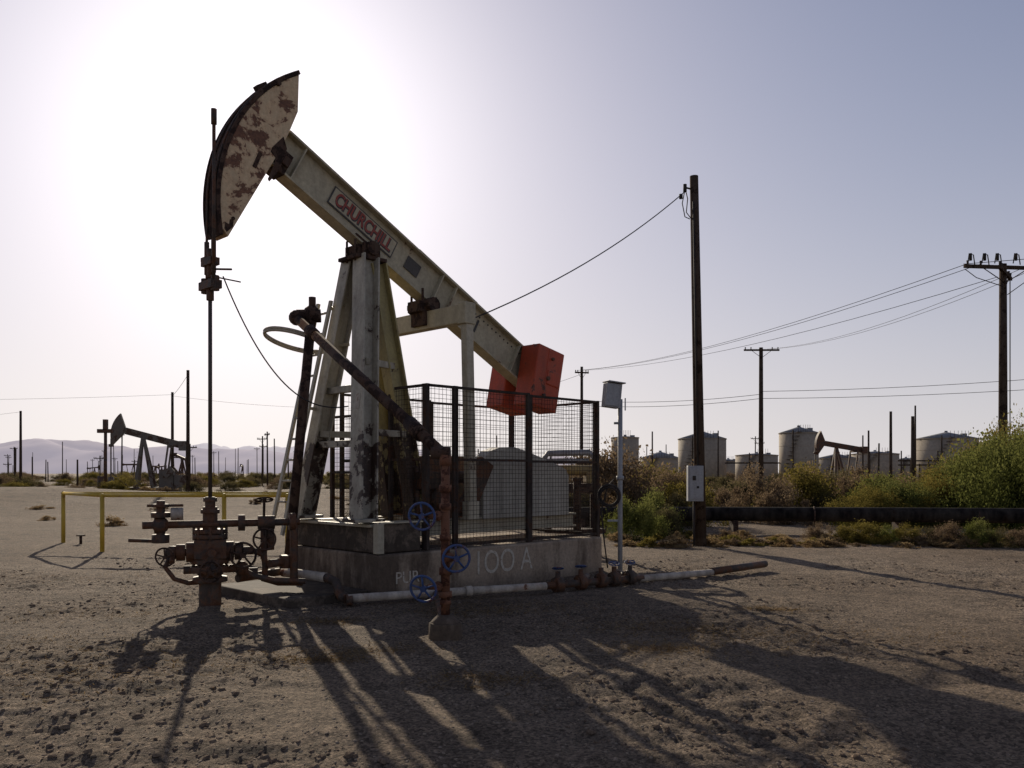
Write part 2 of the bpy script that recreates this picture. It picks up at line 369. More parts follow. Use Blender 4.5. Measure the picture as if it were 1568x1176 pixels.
p=P(); p.cyl((5.3,-.35,1.3),(5.3,.4,1.3),.24,n=20); p.box((5.3,0,1.0),(.6,.7,.14)); p.box((5.35,0,1.6),(.25,.3,.16))
pd(p,'electric_motor',M_motor,.01)
p=P()
for y in(.62,-.62): p.ibar((1.9,y,.85),(6.0,y,.85),.16,.22,(0,1,0))
for s_ in(2.5,3.3,4.2,5.0,5.9): p.bar((s_,-.6,.85),(s_,.6,.85),.12,.18,(1,0,0))
pd(p,'skid_frame',M_pitman)
p=P(); p.box((2.18,0,.765),(.70,1.96,.37)); pd(p,'front_pedestal',M_oilconc,.02)
p=P(); p.box((1.845,.985,.77),(.10,.10,.38)); p.bar((1.8,-.9,.93),(1.8,.9,.93),.05,.04,(1,0,0)); p.box((2.2,.99,.965),(.7,.04,.02)); pd(p,'pedestal_corner_guard',M_pitman,.005)
def cw(p,s0,t0,t1,h=1.0,w=.62,z=3.13):
    c=Vector((s0,(t0+t1)/2,z)); p.box(c,(w,t1-t0,h),(0,rad(12),0))
    p.box(c+Vector((0.12,0,0)),(w*.5,(t1-t0)+.03,h*.25),(0,rad(12),0))
    p.box((s0+.02,(t0+t1)/2,z+h/2+.01),(w*.55,.06,.05),(0,rad(12),0))
    p.box(c+Vector((-.05,0,.02)),(w*.06,(t1-t0)+.02,h*.96),(0,rad(12),0))
p=P(); cw(p,5.52,.13,.52); cw(p,5.52,-.52,-.13); p.box((5.62,0,3.2),(.4,.24,.3),(0,A,0)); 
pd(p,'beam_counterweight',M_orange,.02)
p=P(); p.cyl((5.5,-.56,3.13),(5.5,.56,3.13),.035); p.cyl((5.62,-.56,3.45),(5.62,.56,3.45),.025); p.cyl((5.4,.5,2.85),(5.4,.56,2.85),.03)
pd(p,'counterweight_bolts',M_darkoil)
p=P()
def lp(t,k): return Vector((1.45+.55*k, t*(1-k)+(t+.36)*k, .75+3.25*k))
for t in(-1.02,-.70): p.bar(lp(t,0),lp(t,1.0),.06,.035,(0,1,0))
for i in range(11): p.cyl(lp(-1.02,.05+i*.09),lp(-.70,.05+i*.09),.016,n=6)
rc=Vector((1.68,-.74,3.44))
p.torus(rc,(.27,.01,1),.43,.022,n=40,m=6)
p.torus(rc+Vector((0,0,.03)),(.27,.01,1),.43,.02,n=40,m=6)
p.bar((2.0,-.6,3.38),(2.2,-.2,3.40),.04,.04)
p.bar((2.03,-.4,3.9),(2.12,-.2,3.95),.04,.04); p.bar((1.78,-.5,2.5),(2.0,-.55,2.5),.04,.04)
pd(p,'ladder',M_pitman)
p=P(); pts=[]
c0=Vector((.15,.2,3.95));c1=Vector((1.85,.3,2.55))
for i in range(33):
    k=i/32; q=c0.lerp(c1,k); q.z=3.95-1.62*(1-(1-k)**2.4)+.16*k*k; pts.append(q)
p.path(pts,.009,5); pd(p,'control_cable',M_wire)
CB=empty('concrete_foundation',(-3.69,10.15,0),rad(45))
p=P(); p.box((4.025,0,.26),(4.45,2.1,.62)); pd(p,'foundation_block',M_conc,.03,CB)
p=P(); p.box((1.2,-.1,.03),(1.15,1.9,.18)); pd(p,'cellar_slab',M_oilconc,.02,CB)
text('stencil','1OO A',.47,M_letter,CB,(4.0,-1.0545,.33),(rad(90),0,0),sx=.82)
text('stencil_small','PUR',.22,M_letter,CB,(2.25,-1.0545,.25),(rad(90),0,0))
def plate(name,l,d,w,h,t,mat,th=.006):
    x,z=bp(l,d); q=P(); q.box((x,t,z),(w,th,h),(0,A,0)); return pd(q,name,mat)
plate('name_plate_edge',-.02,.03,1.19,.28,.030,M_plate)
plate('name_plate',-.02,.03,1.15,.240,.0345,M_cream)
x,z=bp(-.02,.03); text('name_letters','CHURCHILL',.26,M_red,PJ,(x,-.0415,z),(rad(90),A,0),sx=.74,bold=.005)
x,z=bp(-.008,.022); text('name_letters_shadow','CHURCHILL',.26,M_ltblk,PJ,(x,-.0385,z),(rad(90),A,0),sx=.74,bold=.013,extr=.0008)
plate('blank_plate',.95,.03,.27,.20,.03,M_plate)
x,z=bp(2.25,0); text('unit_number','161',.30,M_ltblk,PJ,(x,-.02,z),(rad(90),A,0),bold=.006)

# ------------------------------------------------------------------ safety fence
FN=empty('safety_fence',(-3.69,10.15,0),rad(45))
def panel(name,a,b,z0,z1,step=.062,hstep=.062,mid=True,post=.05,wr=.0034):
    a=Vector(a);b=Vector(b); L=(b-a).length; d=(b-a)/L; q=P()
    for e in(a,b): q.bar((e.x,e.y,z0),(e.x,e.y,z1),post,post,(0,1,0))
    for zz in(z0+.04,z1-.02)+(((z0+z1)/2+.1,) if mid else ()): q.bar((a.x,a.y,zz),(b.x,b.y,zz),.035,.035,(0,0,1))
    pd(q,name+'_frame',M_fence,0,FN); q=P()
    n=int(L/step)
    for i in range(1,n):
        e=a+d*(i*L/n); q.cyl((e.x,e.y,z0),(e.x+random.uniform(-.006,.006),e.y,z1),wr,n=3,cap=False)
    n=int((z1-z0)/hstep)
    for i in range(1,n):
        zz=z0+(z1-z0)*i/n; q.cyl((a.x,a.y,zz),(b.x,b.y,zz+random.uniform(-.006,.006)),wr,n=3,cap=False)
    pd(q,name+'_mesh',M_fence,0,FN)
panel('near_left',(2.62,1.0),(3.1,1.0),.58,2.80,mid=False)
panel('near_a',(3.13,1.0),(4.55,1.0),.58,2.80); panel('near_b',(4.6,1.0),(6.18,1.0),.58,2.78)
panel('rear',(6.18,.95),(6.18,-.95),.58,2.78)
panel('far_a',(2.62,-1.0),(4.3,-1.0),.58,2.8,step=.12,hstep=.12); panel('far_b',(4.35,-1.0),(6.18,-1.0),.58,2.78,step=.12,hstep=.12)
panel('front_near',(2.62,.95),(2.62,.2),.58,2.8); panel('front_far',(2.45,-.3),(2.45,-1.0),.58,2.45)

# ------------------------------------------------------------------ wellhead
WH=empty('wellhead',(-3.63,10.21,0),rad(20))
def wd(p,name,mat,bevel=0): return p.done(name,mat,WH,False,bevel)
p=P()
def fl(z,r=.16,h=.05): p.cyl((0,0,z),(0,0,z+h),r,n=16)
p.cyl((0,0,-.1),(0,0,.35),.13,n=20); fl(.30,.20,.06); p.cyl((0,0,.34),(0,0,.92),.135,n=20); fl(.42,.23,.07); fl(.52,.22,.05)
p.cyl((0,0,.56),(0,0,.82),.20,.16,n=20); fl(.82,.2,.05); fl(.88,.19,.05)
p.cyl((0,0,.9),(0,0,1.2),.085,n=16); fl(.97,.12,.04); fl(1.12,.11,.05); p.cyl((0,0,1.15),(0,0,1.32),.06,n=14); fl(1.26,.08,.05)
for i in range(8):
    a=i*math.pi/4; 
    for z in(.40,.80): p.cyl((.185*math.cos(a),.185*math.sin(a),z),(.185*math.cos(a),.185*math.sin(a),z+.16),.018,n=6)
p.cyl((-.75,0,.99),(1.05,0,1.0),.045); p.sphere((-.55,0,.99),.1); p.cyl((-.62,0,.99),(-.5,0,.99),.1)
p.cyl((.32,0,1.0),(.40,0,1.0),.10); p.cyl((.55,0,1.0),(.75,0,1.0),.085); p.cyl((.92,0,1.0),(1.0,0,1.0),.11)
p.cyl((.98,0,1.02),(.98,0,.25),.05); p.cyl((.62,0,.55),(.62,0,1.02),.04)
p.cyl((-.55,0,.82),(-.55,0,1.28),.05); p.cyl((-.55,0,1.08),(-.55,0,1.14),.11); p.cyl((-.55,0,1.2),(-.55,0,1.24),.09); p.cyl((-.7,0,1.22),(-.3,0,1.22),.018,n=6)
p.cyl((-.55,0,.78),(-.55,0,.88),.10)
p.cyl((-.5,0,.66),(.5,0,.66),.05); p.cyl((-.38,0,.66),(-.28,0,.66),.10); p.sphere((-.42,0,.66),.085)
p.cyl((.28,0,.66),(.36,0,.66),.11); p.cyl((.3,0,.4),(.55,0,.4),.05); p.cyl((-.3,0,.45),(.3,0,.45),.05); p.sphere((.36,0,.45),.09)
p.cyl((0,0,.45),(0,-.32,.45),.04); p.sphere((0,-.22,.45),.085); p.cyl((0,0,.68),(.02,-.3,.66),.05);
p.cyl((-.42,0,.66),(-.42,-.15,.56),.03); p.path([(-.42,0,.66),(-.5,-.05,.5),(-.4,-.08,.36),(-.25,-.06,.3),(-.12,0,.3)],.03)
p.path([(.5,0,.66),(.62,0,.60),(.64,0,.45),(.62,.05,.3),(.8,.1,.24),(1.1,.15,.22)],.04)
p.path([(.35,0,.45),(.5,-.1,.36),(.75,-.15,.3),(1.1,-.2,.28)],.035)
p.cyl((-.9,0,.82),(-.55,0,.80),.022,n=8)
p.cyl((-.27,0,.66),(.27,0,.66),.12,n=16); p.box((0,-.02,.70),(.36,.34,.22)); p.cyl((.70,0,.66),(.70,0,1.0),.045); p.cyl((.68,-.1,.5),(1.0,.2,.5),.05); p.cyl((.9,.1,.42),(.9,.1,.58),.09)
wd(p,'wellhead_tree',M_darkoil,.004)
p=P(); p.wheel((0,-.34,.45),(0,1,.1),.12); p.wheel((.37,-.16,.62),(.3,1,.1),.15); p.wheel((-.5,-.12,.62),(.4,1,.2),.11); p.wheel((.62,-.1,1.28),(0,.3,1),.1); p.cyl((.62,-.1,1.28),(.62,0,1.0),.016)
p.wheel((.62,-.12,.8),(.2,1,0),.13); p.cyl((.36,0,.66),(.37,-.16,.62),.016)
wd(p,'valve_handwheels',M_dkrust)
p=P(); p.cyl((-.44,0,1.12),(-.30,0,1.12),.075,n=14); wd(p,'white_valve_cap',M_white)
SP=empty('steam_riser_pipe',(0,0,0))
p=P()
p.cyl((-2.93,11.15,.5),(-2.56,10.85,3.62),.062,n=14); p.sphere((-2.56,10.85,3.64),.11); p.cyl((-2.55,10.84,3.7),(-2.55,10.84,3.85),.045)
p.cyl((-2.74,10.80,3.60),(-2.45,10.88,3.62),.085,n=14); p.sphere((-2.74,10.80,3.58),.10); p.torus((-2.56,10.82,3.62),(1,-.3,0),.09,.03)
p.cyl((-2.72,10.76,3.56),(-.72,8.26,1.83),.058,n=14); p.cyl((-1.05,8.67,2.12),(-.9,8.48,1.98),.075,n=14); p.cyl((-2.5,10.48,3.37),(-2.4,10.36,3.28),.075,n=14)
p.sphere((-.72,8.26,1.81),.075)
p.cyl((-.78,8.24,1.80),(-.60,8.22,1.80),.06,n=14)
p.done('overhead_pipe',M_dkrust,SP,False)
p=P(); X,Y=-.645,8.22
p.cyl((X,Y,.2),(X,Y,1.80),.044,n=16); 
for z,h,r in((1.42,.07,.062),(1.25,.06,.058),(1.68,.1,.058),(.95,.06,.058),(.62,.07,.062),(.40,.06,.066),(.33,.05,.055)): p.cyl((X,Y,z),(X,Y,z+h),r,n=14)
for z,dx in((1.19,-.2),(.79,.12),(.51,-.2)):
    p.cyl((X,Y,z),(X+dx*.8,Y-.06,z),.03); p.sphere((X+dx*.35,Y-.02,z),.05)
    p.cyl((X+dx*.9,Y-.03,z),(X+dx,Y-.14,z),.014)
p.done('riser',M_rust,SP,False)
p=P(); p.wheel((X-.215,Y-.12,1.19),(.25,1,.1),.13); p.wheel((X+.115,Y-.14,.79),(-.3,1,.15),.13); p.wheel((X-.20,Y-.13,.50),(.3,1,.25),.13)
p.done('riser_handwheels',M_blue,SP,False)
p=P(); p.cyl((X,Y,-.03),(X,Y,.16),.165,.16,n=8); p.cyl((X,Y,.16),(X,Y,.235),.15,.075,n=8); p.done('pipe_footing',M_conc,SP,False,.008)
GP=empty('flow_line',(0,0,0))
p=P(); p.cyl((-1.98,10.25,.09),(-.6,10.82,.1),.052,n=14); p.cyl((-.52,10.86,.1),(.45,11.3,.1),.052,n=14); p.cyl((-2.95,10.95,.33),(-2.32,10.60,.30),.062,n=14)
p.cyl((1.85,12.35,.07),(3.1,13.15,.07),.05,n=14); p.cyl((-.6,10.82,.1),(-.52,10.86,.1),.066,n=14)
p.done('white_pipe',M_white,GP)
p=P(); p.cyl((3.1,13.15,.08),(4.2,14.1,.10),.06,n=14); p.path([(-2.32,10.6,.30),(-2.18,10.5,.26),(-2.1,10.4,.1),(-2.0,10.28,.08)],.06,10); p.cyl((.4,11.3,.1),(1.9,12.38,.08),.05)
for x,y in((.62,11.45),(.95,11.7),(1.25,11.9),(1.45,12.05),(1.7,12.25)):
    p.cyl((x-.05,y-.03,.1),(x+.05,y+.03,.1),.10); p.cyl((x,y,.08),(x,y,.28),.035); p.sphere((x,y,.14),.08)
p.cyl((-3.0,11.0,.33),(-3.4,10.5,.3),.05); p.cyl((-2.0,10.25,.07),(-1.93,10.27,.07),.07)
p.cyl((.95,11.7,.1),(1.1,12.4,.1),.05); p.cyl((1.7,12.25,.1),(1.6,12.9,.1),.05)
p.cyl((-.95,10.65,.1),(-.65,8.3,.08),.04)
p.done('black_fittings',M_darkoil,GP)
p=P()
for x,y in((.62,11.45),(.95,11.7)): p.wheel((x,y,.32),(0,.3,1),.075)
for x,y in((1.45,12.05),(1.7,12.25)): p.wheel((x,y,.32),(0,-.3,1),.075)
p.done('blue_handwheels',M_blue,GP)
IP=empty('instrument_post',(1.72,13.5,0))
p=P(); p.cyl((0,0,-.1),(0,0,2.78),.038,n=12); p.cyl((0,0,1.5),(0,0,1.56),.06,n=12); p.cyl((0,0,2.4),(-.1,0,2.4),.02); p.bar((-.2,0,.85),(.03,0,.85),.03,.03)
p.done('post',M_grey,IP)
p=P(); p.box((-.14,-.06,2.83),(.26,.16,.38),(0,.1,.35)); p.box((-.14,-.15,2.83),(.22,.02,.33),(0,.1,.35)); p.box((-.10,-.04,3.04),(.30,.24,.02),(0,.1,.35)); p.cyl((.08,0,2.8),(.08,0,2.6),.012,n=6)
p.done('control_box',M_grey,IP,False,.008)
p=P(); p.torus((-.18,-.05,1.25),(0.3,1,0),.17,.02); p.torus((-.18,-.07,1.24),(0.3,1,.1),.14,.015); p.path([(-.1,0,1.5),(-.2,0,1.4),(-.3,0,1.0),(-.25,0,.5),(-.2,0,.1)],.012,6)
p.done('cable_coil',M_black,IP)
EQ=empty('pump_skid',(1.65,16.4,0),rad(10))
p=P(); p.cyl((-1.0,0,1.66),(-.1,0,1.66),.10,n=18); p.box((-.95,0,1.52),(.10,.26,.22)); p.box((-.2,0,1.52),(.10,.26,.22)); p.done('pump_motor',M_motor,EQ,False,.02)
p=P(); p.box((-.55,0,1.32),(1.1,.5,.18)); p.box((-.5,0,.5),(1.2,.5,.08)); 
for x in(-1.0,-.05):
    for y in(-.2,.2): p.box((x,y,.6),(.08,.08,1.2))
p.done('skid_stand',M_dkrust,EQ,False,.01)
p=P(); p.path([(-1.1,-.1,1.0),(-1.1,-.1,1.85),(-1.0,-.1,1.98),(-.2,-.1,2.0),(-.08,-.1,1.9),(-.05,-.1,1.0)],.06,10); p.cyl((-1.1,-.1,1.85),(-.2,-.1,1.86),.03); p.done('pipe_loop',M_grey,EQ)
CS=empty('marker_post',(1.12,14.6,0))
p=P(); p.box((0,0,.75),(.13,.13,1.55)); p.box((0,0,1.5),(.17,.17,.05)); p.done('post_body',M_dkrust,CS,False,.01)
# ------------------------------------------------------------------ yellow barrier
YB=empty('yellow_pipe_barrier',(0,0,0))
p=P()
a,b,c,d=(-10.2,19.3),(-8.35,17.3),(-5.85,17.25),(-4.55,17.2)
for q in(a,b,c,d,(-6.8,19.3)): p.cyl((q[0],q[1],-.1),(q[0],q[1],1.15),.045,n=12)
for q,r in((a,b),(b,c),(c,d),(a,(-6.8,19.3)),((-6.8,19.3),(-4.9,19.2))): p.cyl((q[0],q[1],1.15),(r[0],r[1],1.15),.035,n=12)
for q in(a,b,c,d): p.sphere((q[0],q[1],1.15),.048)
p.done('rails',M_safety,YB)
p=P(); p.cyl((-9.6,18.9,0),(-9.6,18.9,.22),.03); p.box((-9.6,18.9,.22),(.14,.14,.03)); p.done('stub_pipe',M_dkrust,YB)
# ------------------------------------------------------------------ utility poles & wires
def pole(name,x,y,h,r=.13,lean=(0,0),arms=(),mat=None):
    e=empty(name,(x,y,0)); q=P(); q.cyl((0,0,-.3),(lean[0],lean[1],h),r*1.15,r*.85,n=14)
    for z,w,rz in arms:
        dx=Vector((math.cos(rz),math.sin(rz),0)); c=Vector((lean[0]*z/h,lean[1]*z/h-.14,z)); q.bar(c-dx*w/2,c+dx*w/2,.10,.12,(0,1,0))
        for sgn in(-1,1): q.cyl(c+dx*w*.28*sgn+Vector((0,0,-.03)),c+Vector((0,0,-.55)),.018,n=5)
    q.done('wood_pole',mat or M_wood,e); q=P()
    k=0
    for z,w,rz in arms:
        dx=Vector((math.cos(rz),math.sin(rz),0)); c=Vector((0,-.14,z))
        for f in(-.46,-.3,.3,.46): q.cyl(c+dx*w*f+Vector((0,0,.05)),c+dx*w*f+Vector((0,0,.2)),.03,.045,n=8); k+=1
    if k: q.done('insulators',M_black,e)
    else: q.bm.free()
    return e
UP=pole('utility_pole',4.2,18.85,8.2,.11,(-.16,0),mat=M_wood2)
p=P(); p.box((-.18,-.2,1.38),(.34,.18,.78)); p.box((-.18,-.3,1.38),(.28,.02,.68)); p.done('meter_box',M_grey,UP,False,.01)
p=P(); p.box((-.22,-.315,1.5),(.07,.01,.1)); p.box((-.14,-.315,1.3),(.05,.01,.05)); p.cyl((-.18,-.1,.0),(-.18,-.1,1.0),.025); p.cyl((-.1,-.12,1.75),(-.2,-.12,7.6),.02,n=6); p.done('conduit',M_black,UP)
p=P(); p.cyl((-.16,0,7.9),(-.36,0,7.95),.02); p.cyl((-.36,0,7.85),(-.36,0,8.02),.04); p.path([(-.36,0,7.9),(-.42,0,7.6),(-.36,0,7.3),(-.25,0,7.25)],.012,5); p.path([(-.36,0,7.95),(-.3,0,7.7),(-.33,0,7.4),(-.22,-.1,7.2)],.012,5); p.cyl((-.45,0,7.8),(-.45,0,7.7),.04)
p.done('service_bracket',M_black,UP)
RP=pole('utility_pole',17.35,30,9.0,.14,(0,0),[(8.85,3.1,0.12),(8.65,2.4,.9)])
p=P()
for f in(-1.3,-.8,-.35,.3,.75): p.path([(f,-.1,9.0),(f+.05,-.1,9.35),(f+.2,-.1,9.3),(f+.25,-.1,8.95)],.02,5); p.cyl((f+.1,-.1,9.1),(f+.1,-.1,9.35),.05,n=8)
p.path([(-1.4,-.1,8.8),(-1.0,-.1,8.5),(-.1,-.1,8.2)],.015,5); p.path([(1.2,-.1,8.8),(.8,-.1,8.4),(.1,-.1,7.9)],.015,5); p.cyl((.25,0,8.4),(.25,0,.5),.02,n=5); p.done('cutouts_and_jumpers',M_black,RP)
pole('utility_pole',17.6,60,10.5,.16,(0,0),[(10.3,2.5,0)])
pole('utility_pole',5.75,70,10.4,.13,(0,0),[(9.9,1.2,0.3)])
for x,y,h in((-22.9,60,8.9),(-28,70,8.3),(-46.3,80,7.5)): pole('utility_pole',x,y,h,.12)
def wire(q,a,b,sag,r=.012,n=16):
    a=Vector(a);b=Vector(b); pts=[]
    for i in range(n+1):
        k=i/n; v=a.lerp(b,k); v.z-=sag*4*k*(1-k); pts.append(v)
    q.path(pts,r,4)
W=empty('overhead_wires',(0,0,0)); p=P()
wire(p,(3.83,18.85,7.85),(-.6,12.9,3.95),.22,.011)
for dx,zz in((-1.4,8.95),(-.9,8.95),(-.3,8.5)): wire(p,(17.35+dx,29.8,zz),(5.75+dx*.3,70,10.1),.7,.012)
for dx in(.9,1.4): wire(p,(17.35+dx,30,8.95),(17.6+dx*.5,60,10.4),.6,.010)
for dx in(-1.4,.9,1.4): wire(p,(17.35+dx,30,9.0),(40,12,9.5),.6,.012)
wire(p,(17.6,60,7.4),(60,52,10.8),.9,.022); wire(p,(17.6,60,6.9),(60,52,9.6),.8,.022)
wire(p,(17.6,60,7.2),(5.75,70,7.6),.3,.02); wire(p,(17.6,60,6.9),(5.75,70,7.2),.3,.02)
wire(p,(-28,70,8.0),(-5,75,7.8),.7,.012); wire(p,(-28,70,8.0),(-22.9,60,8.6),.1,.014)
wire(p,(-28,70,8.1),(-75,66,7.8),.5,.012)
wire(p,(-46.3,80,7.4),(-75,90,6.5),.3,.012)
wire(p,(-5,75,7.8),(5.75,70,9.8),.4,.014)
p.done('wires',M_wire,W)
pole('utility_pole',-5,75,8.0,.11)
for i in range(75):
    y=random.uniform(90,330); pxx=random.choice([random.uniform(0,460)]*4+[random.uniform(590,870)]+[random.uniform(930,1568)]*2)
    h=random.uniform(3.0,7.5)*(.7+y/400)
    e=pole('utility_pole',(pxx-784)/1300*y,y,h,.10,(random.uniform(-.1,.1),0),[(h-.4,1.6,random.uniform(-1,1))] if random.random()<.4 else [])
for x,y,h in((21,44.5,4.6),(23.2,52,5.4),(38,80,8),(31.5,75,5.4),(40.5,98,6),(25.5,105,6.9),(11,88,4.6),(15.7,95,6.3)): pole('utility_pole',x,y,h,.09)
# ------------------------------------------------------------------ pipeline
PL=empty('black_pipeline',(0,0,0)); p=P()
p.path([(-2,24.6,.50),(1.2,24,.46),(5,23.2,.50),(10,22,.53),(14,20.9,.55),(22,19,.62)],.19,18); p.done('pipe',M_pipeline,PL)
p=P()
for x,y in((2,23.85),(6,22.95),(10,22),(13.5,21.05),(17,20.2)): p.box((x,y,.15),(.14,.4,.38)); 
for x,y in((3.8,23.45),(8,22.48),(11.8,21.52)): p.torus((x,y,.515),(1,-.25,0),.195,.022)
p.done('pipe_supports',M_dkrust,PL)
# ------------------------------------------------------------------ tanks
def tank(x,y,r,h,roof=.8,name='storage_tank'):
    e=empty(name,(x,y,0)); q=P(); q.cyl((0,0,-.3),(0,0,h),r,n=48)
    for f in(.25,.5,.75): q.torus((0,0,h*f),(0,0,1),r-.01,.03,n=48,m=6)
    q.torus((0,0,h-.05),(0,0,1),r+.02,.07,n=48,m=6)
    q.done('tank_shell',M_tank,e); q=P(); q.cyl((0,0,h+.02),(0,0,h+roof),r+.05,.25,n=48); q.cyl((0,0,h+roof-.05),(0,0,h+roof+.2),.2,n=12); q.box((r*.5,-r*.2,h+roof*.55),(.6,.6,.4)); q.done('tank_roof',M_tankroof,e)
    q=P(); a=rad(200)
    for i in range(14):
        aa=a+i*.07; x0,y0=(r+.35)*math.cos(aa),(r+.35)*math.sin(aa); q.box((x0,y0,h*(i+1)/14.),(.5,.5,.05))
    for i in range(6):
        aa=a+.98-.1+i*.12; q.cyl((r*math.cos(aa),r*math.sin(aa),h),(r*math.cos(aa),r*math.sin(aa),h+.9),.025,n=4)
    q.cyl((-r*.6,-r*.9,0),(-r*.6,-r*.9,h+.3),.08,n=6)
    q.done('stairs_and_railing',M_wood,e)
def tk(px0,px1,pyt,Y,roofpx):
    tank(((px0+px1)/2-784)/1300*Y,Y,(px1-px0)/2/1300*Y,1.6+(725-pyt)/1300*Y,roofpx/1300*Y)
tk(936,978,670,115,2); tk(979,1043,702,125,10); tk(1039,1111,672,110,11); tk(1127,1190,697,130,3); tk(1194,1252,663,105,9); tk(1250,1312,702,125,7); tk(1305,1374,695,135,4); tk(1404,1493,672,112,10); tk(880,925,705,180,3)
tk(1370,1404,704,160,3); tk(1545,1600,676,120,7); tk(1098,1132,706,165,3)
# pipe racks between the tanks
PR=empty('pipe_rack',(0,0,0)); p=P()
for i in range(26):
    x=PXr=(1380+ i*7-784)/1300*100; 
    if i%2==0: p.cyl((x,100,0),(x,100,random.uniform(2.2,4.6)),.08,n=5)
for z in(2.6,3.1): p.cyl(((1375-784)/1300*100,100,z),((1560-784)/1300*100,100,z),.09,n=5)
p.cyl(((1110-784)/1300*105,105,2.9),((1195-784)/1300*105,105,2.9),.09,n=5); p.done('rack',M_wood,PR)
# ------------------------------------------------------------------ small pumpjacks
def small_pj(x,y,rz,sc,tilt,mat=None):
    e=empty('distant_pumpjack',(x,y,0),rz,sc); q=P()
    q.box((2.6,0,.2),(4.6,1.8,.5)); 
    for t in(-.6,.6): q.bar((1.9,t,.4),(2.3,0,4.0),.2,.2); q.bar((3.1,t,.4),(2.4,0,4.0),.2,.2)
    ct,st=math.cos(tilt),math.sin(tilt)
    def b(l,d): return (2.35+l*ct+d*st,4.25-l*st+d*ct)
    q.prism([b(-1.6,-.25),b(2.9,-.25),b(2.9,.25),b(-1.6,.25)],-.12,.12)
    ar=[(2.35-2.2*math.cos(rad(a)+tilt),4.25+2.2*math.sin(rad(a)+tilt)) for a in range(-34,36,5)]
    q.prism(ar+[b(-1.35,.3),b(-1.35,-.3)],-.2,.2)
    sx,sz=b(1.9,0)
    for t in(-.7,.7): q.bar((sx,t,sz-.3),(3.9,t,1.3),.12,.12); q.bar((3.9,t,1.3),(4.5,t,1.8),.15,.5)
    q.bar((sx,-.7,sz-.3),(sx,.7,sz-.3),.15,.2,(1,0,0)); q.box((4.0,0,1.1),(1.0,.8,1.3)); q.box((5.0,0,.9),(.9,.9,.9))
    ex,ez=b(2.9,0); q.box((ex,0,ez),(.6,.7,.7)); q.cyl((.15,0,0),(.15,0,4.0),.05); q.cyl((.15,0,0),(.15,0,1.2),.2); q.cyl((.15,0,3.4),(.15,0,3.6),.16)
    q.path([(.2,0,1.5),(1.2,.9,.4)],.05,5)
    for k in range(8): q.cyl((1.3+.11*k,-.5+.05*k,.5+.42*k),(1.3+.11*k,-.2+.03*k,.5+.42*k),.02,n=4)
    q.done('pumpjack_body',mat or M_darkoil,e)
small_pj(-32.3,68,rad(12),1.10,rad(15),M_distant); small_pj(32.0,90,rad(8),1.08,rad(9))
for i in range(15):
    y=random.uniform(130,380); pxx=random.choice([random.uniform(0,450),random.uniform(0,450),random.uniform(600,860),random.uniform(1330,1500)])
    small_pj((pxx-784)/1300*y,y,random.uniform(0,6.28),random.uniform(.8,1.1),random.uniform(-.35,.35))
p=P(); e=empty('distant_wellhead',(-31.6,66,0)); p.cyl((0,0,0),(0,0,5.2),.12); p.box((0,0,4.9),(1.2,.3,.3)); p.box((0,0,5.4),(.3,.3,.8)); p.cyl((-.3,0,0),(-.3,0,1.4),.3); p.done('stack',M_darkoil,e)
# ------------------------------------------------------------------ vegetation
def bushmesh(name,seed,n,clumps,leaf,flat=.8,up=.3):
    rnd=random.Random(seed); V=[];F=[];C=[]
    cl=[]
    for _ in range(clumps):
        a=rnd.uniform(0,6.283); r=rnd.random()**.6; z=rnd.random()
        rr=r*math.sqrt(max(.05,1-z*z))
        cl.append((rr*math.cos(a),rr*math.sin(a),z*.9*rnd.uniform(.7,1.15),rnd.uniform(.06,.17),rnd.uniform(0,1)))
    for c in cl[::2]:
        b=len(V); w=.008
        V+= [(-w+c[0]*.1,c[1]*.1,0),(w+c[0]*.1,c[1]*.1,0),(c[0]+w*.5,c[1],c[2]),(c[0]-w*.5,c[1],c[2])]; F.append((b,b+1,b+2,b+3)); C.append(.05)
    for i in range(n):
        c=cl[rnd.randrange(clumps)]; s=c[3]
        p0=Vector((rnd.gauss(c[0],s),rnd.gauss(c[1],s),abs(rnd.gauss(c[2],s*.8))))
        L=leaf*rnd.uniform(.6,1.6); w=L*rnd.uniform(.18,.4)
        d=Vector((rnd.gauss(0,1),rnd.gauss(0,1),rnd.gauss(up,.8))).normalized(); e=d.cross(Vector((rnd.gauss(0,1),rnd.gauss(0,1),rnd.gauss(0,1)))).normalized()
        b=len(V); V+=[tuple(p0-e*w*.4),tuple(p0+d*L*.5-e*w),tuple(p0+d*L),tuple(p0+d*L*.5+e*w)]; F.append((b,b+1,b+2,b+3))
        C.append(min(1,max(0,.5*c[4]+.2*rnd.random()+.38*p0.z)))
    me=bpy.data.meshes.new(name); me.from_pydata(V,[],F); at=me.attributes.new('lc','FLOAT','FACE'); at.data.foreach_set('value',C)
    me.materials.append(L_olive); return me
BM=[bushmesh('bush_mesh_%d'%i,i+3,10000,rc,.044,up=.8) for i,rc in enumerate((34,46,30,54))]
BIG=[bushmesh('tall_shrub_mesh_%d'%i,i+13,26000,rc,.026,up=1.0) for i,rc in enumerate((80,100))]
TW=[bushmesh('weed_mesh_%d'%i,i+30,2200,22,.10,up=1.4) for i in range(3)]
def bush(name,x,y,w,h,mat,meshes=BM,d=None):
    o=bpy.data.objects.new(name,random.choice(meshes)); COL.objects.link(o)
    o.location=(x,y,gh(x,y)-.03); o.scale=(w/2,(d or w)/2,h); o.rotation_euler=(0,0,random.uniform(0,6.28))
    o.material_slots[0].link='OBJECT'; o.material_slots[0].material=mat; return o
def PX(px,Y): return (px-784)/1300*Y
prof=[(930,726),(1000,716),(1080,720),(1150,726),(1220,718),(1300,725),(1360,730),(1420,720),(1470,706),(1520,682),(1600,664),(1700,650)]
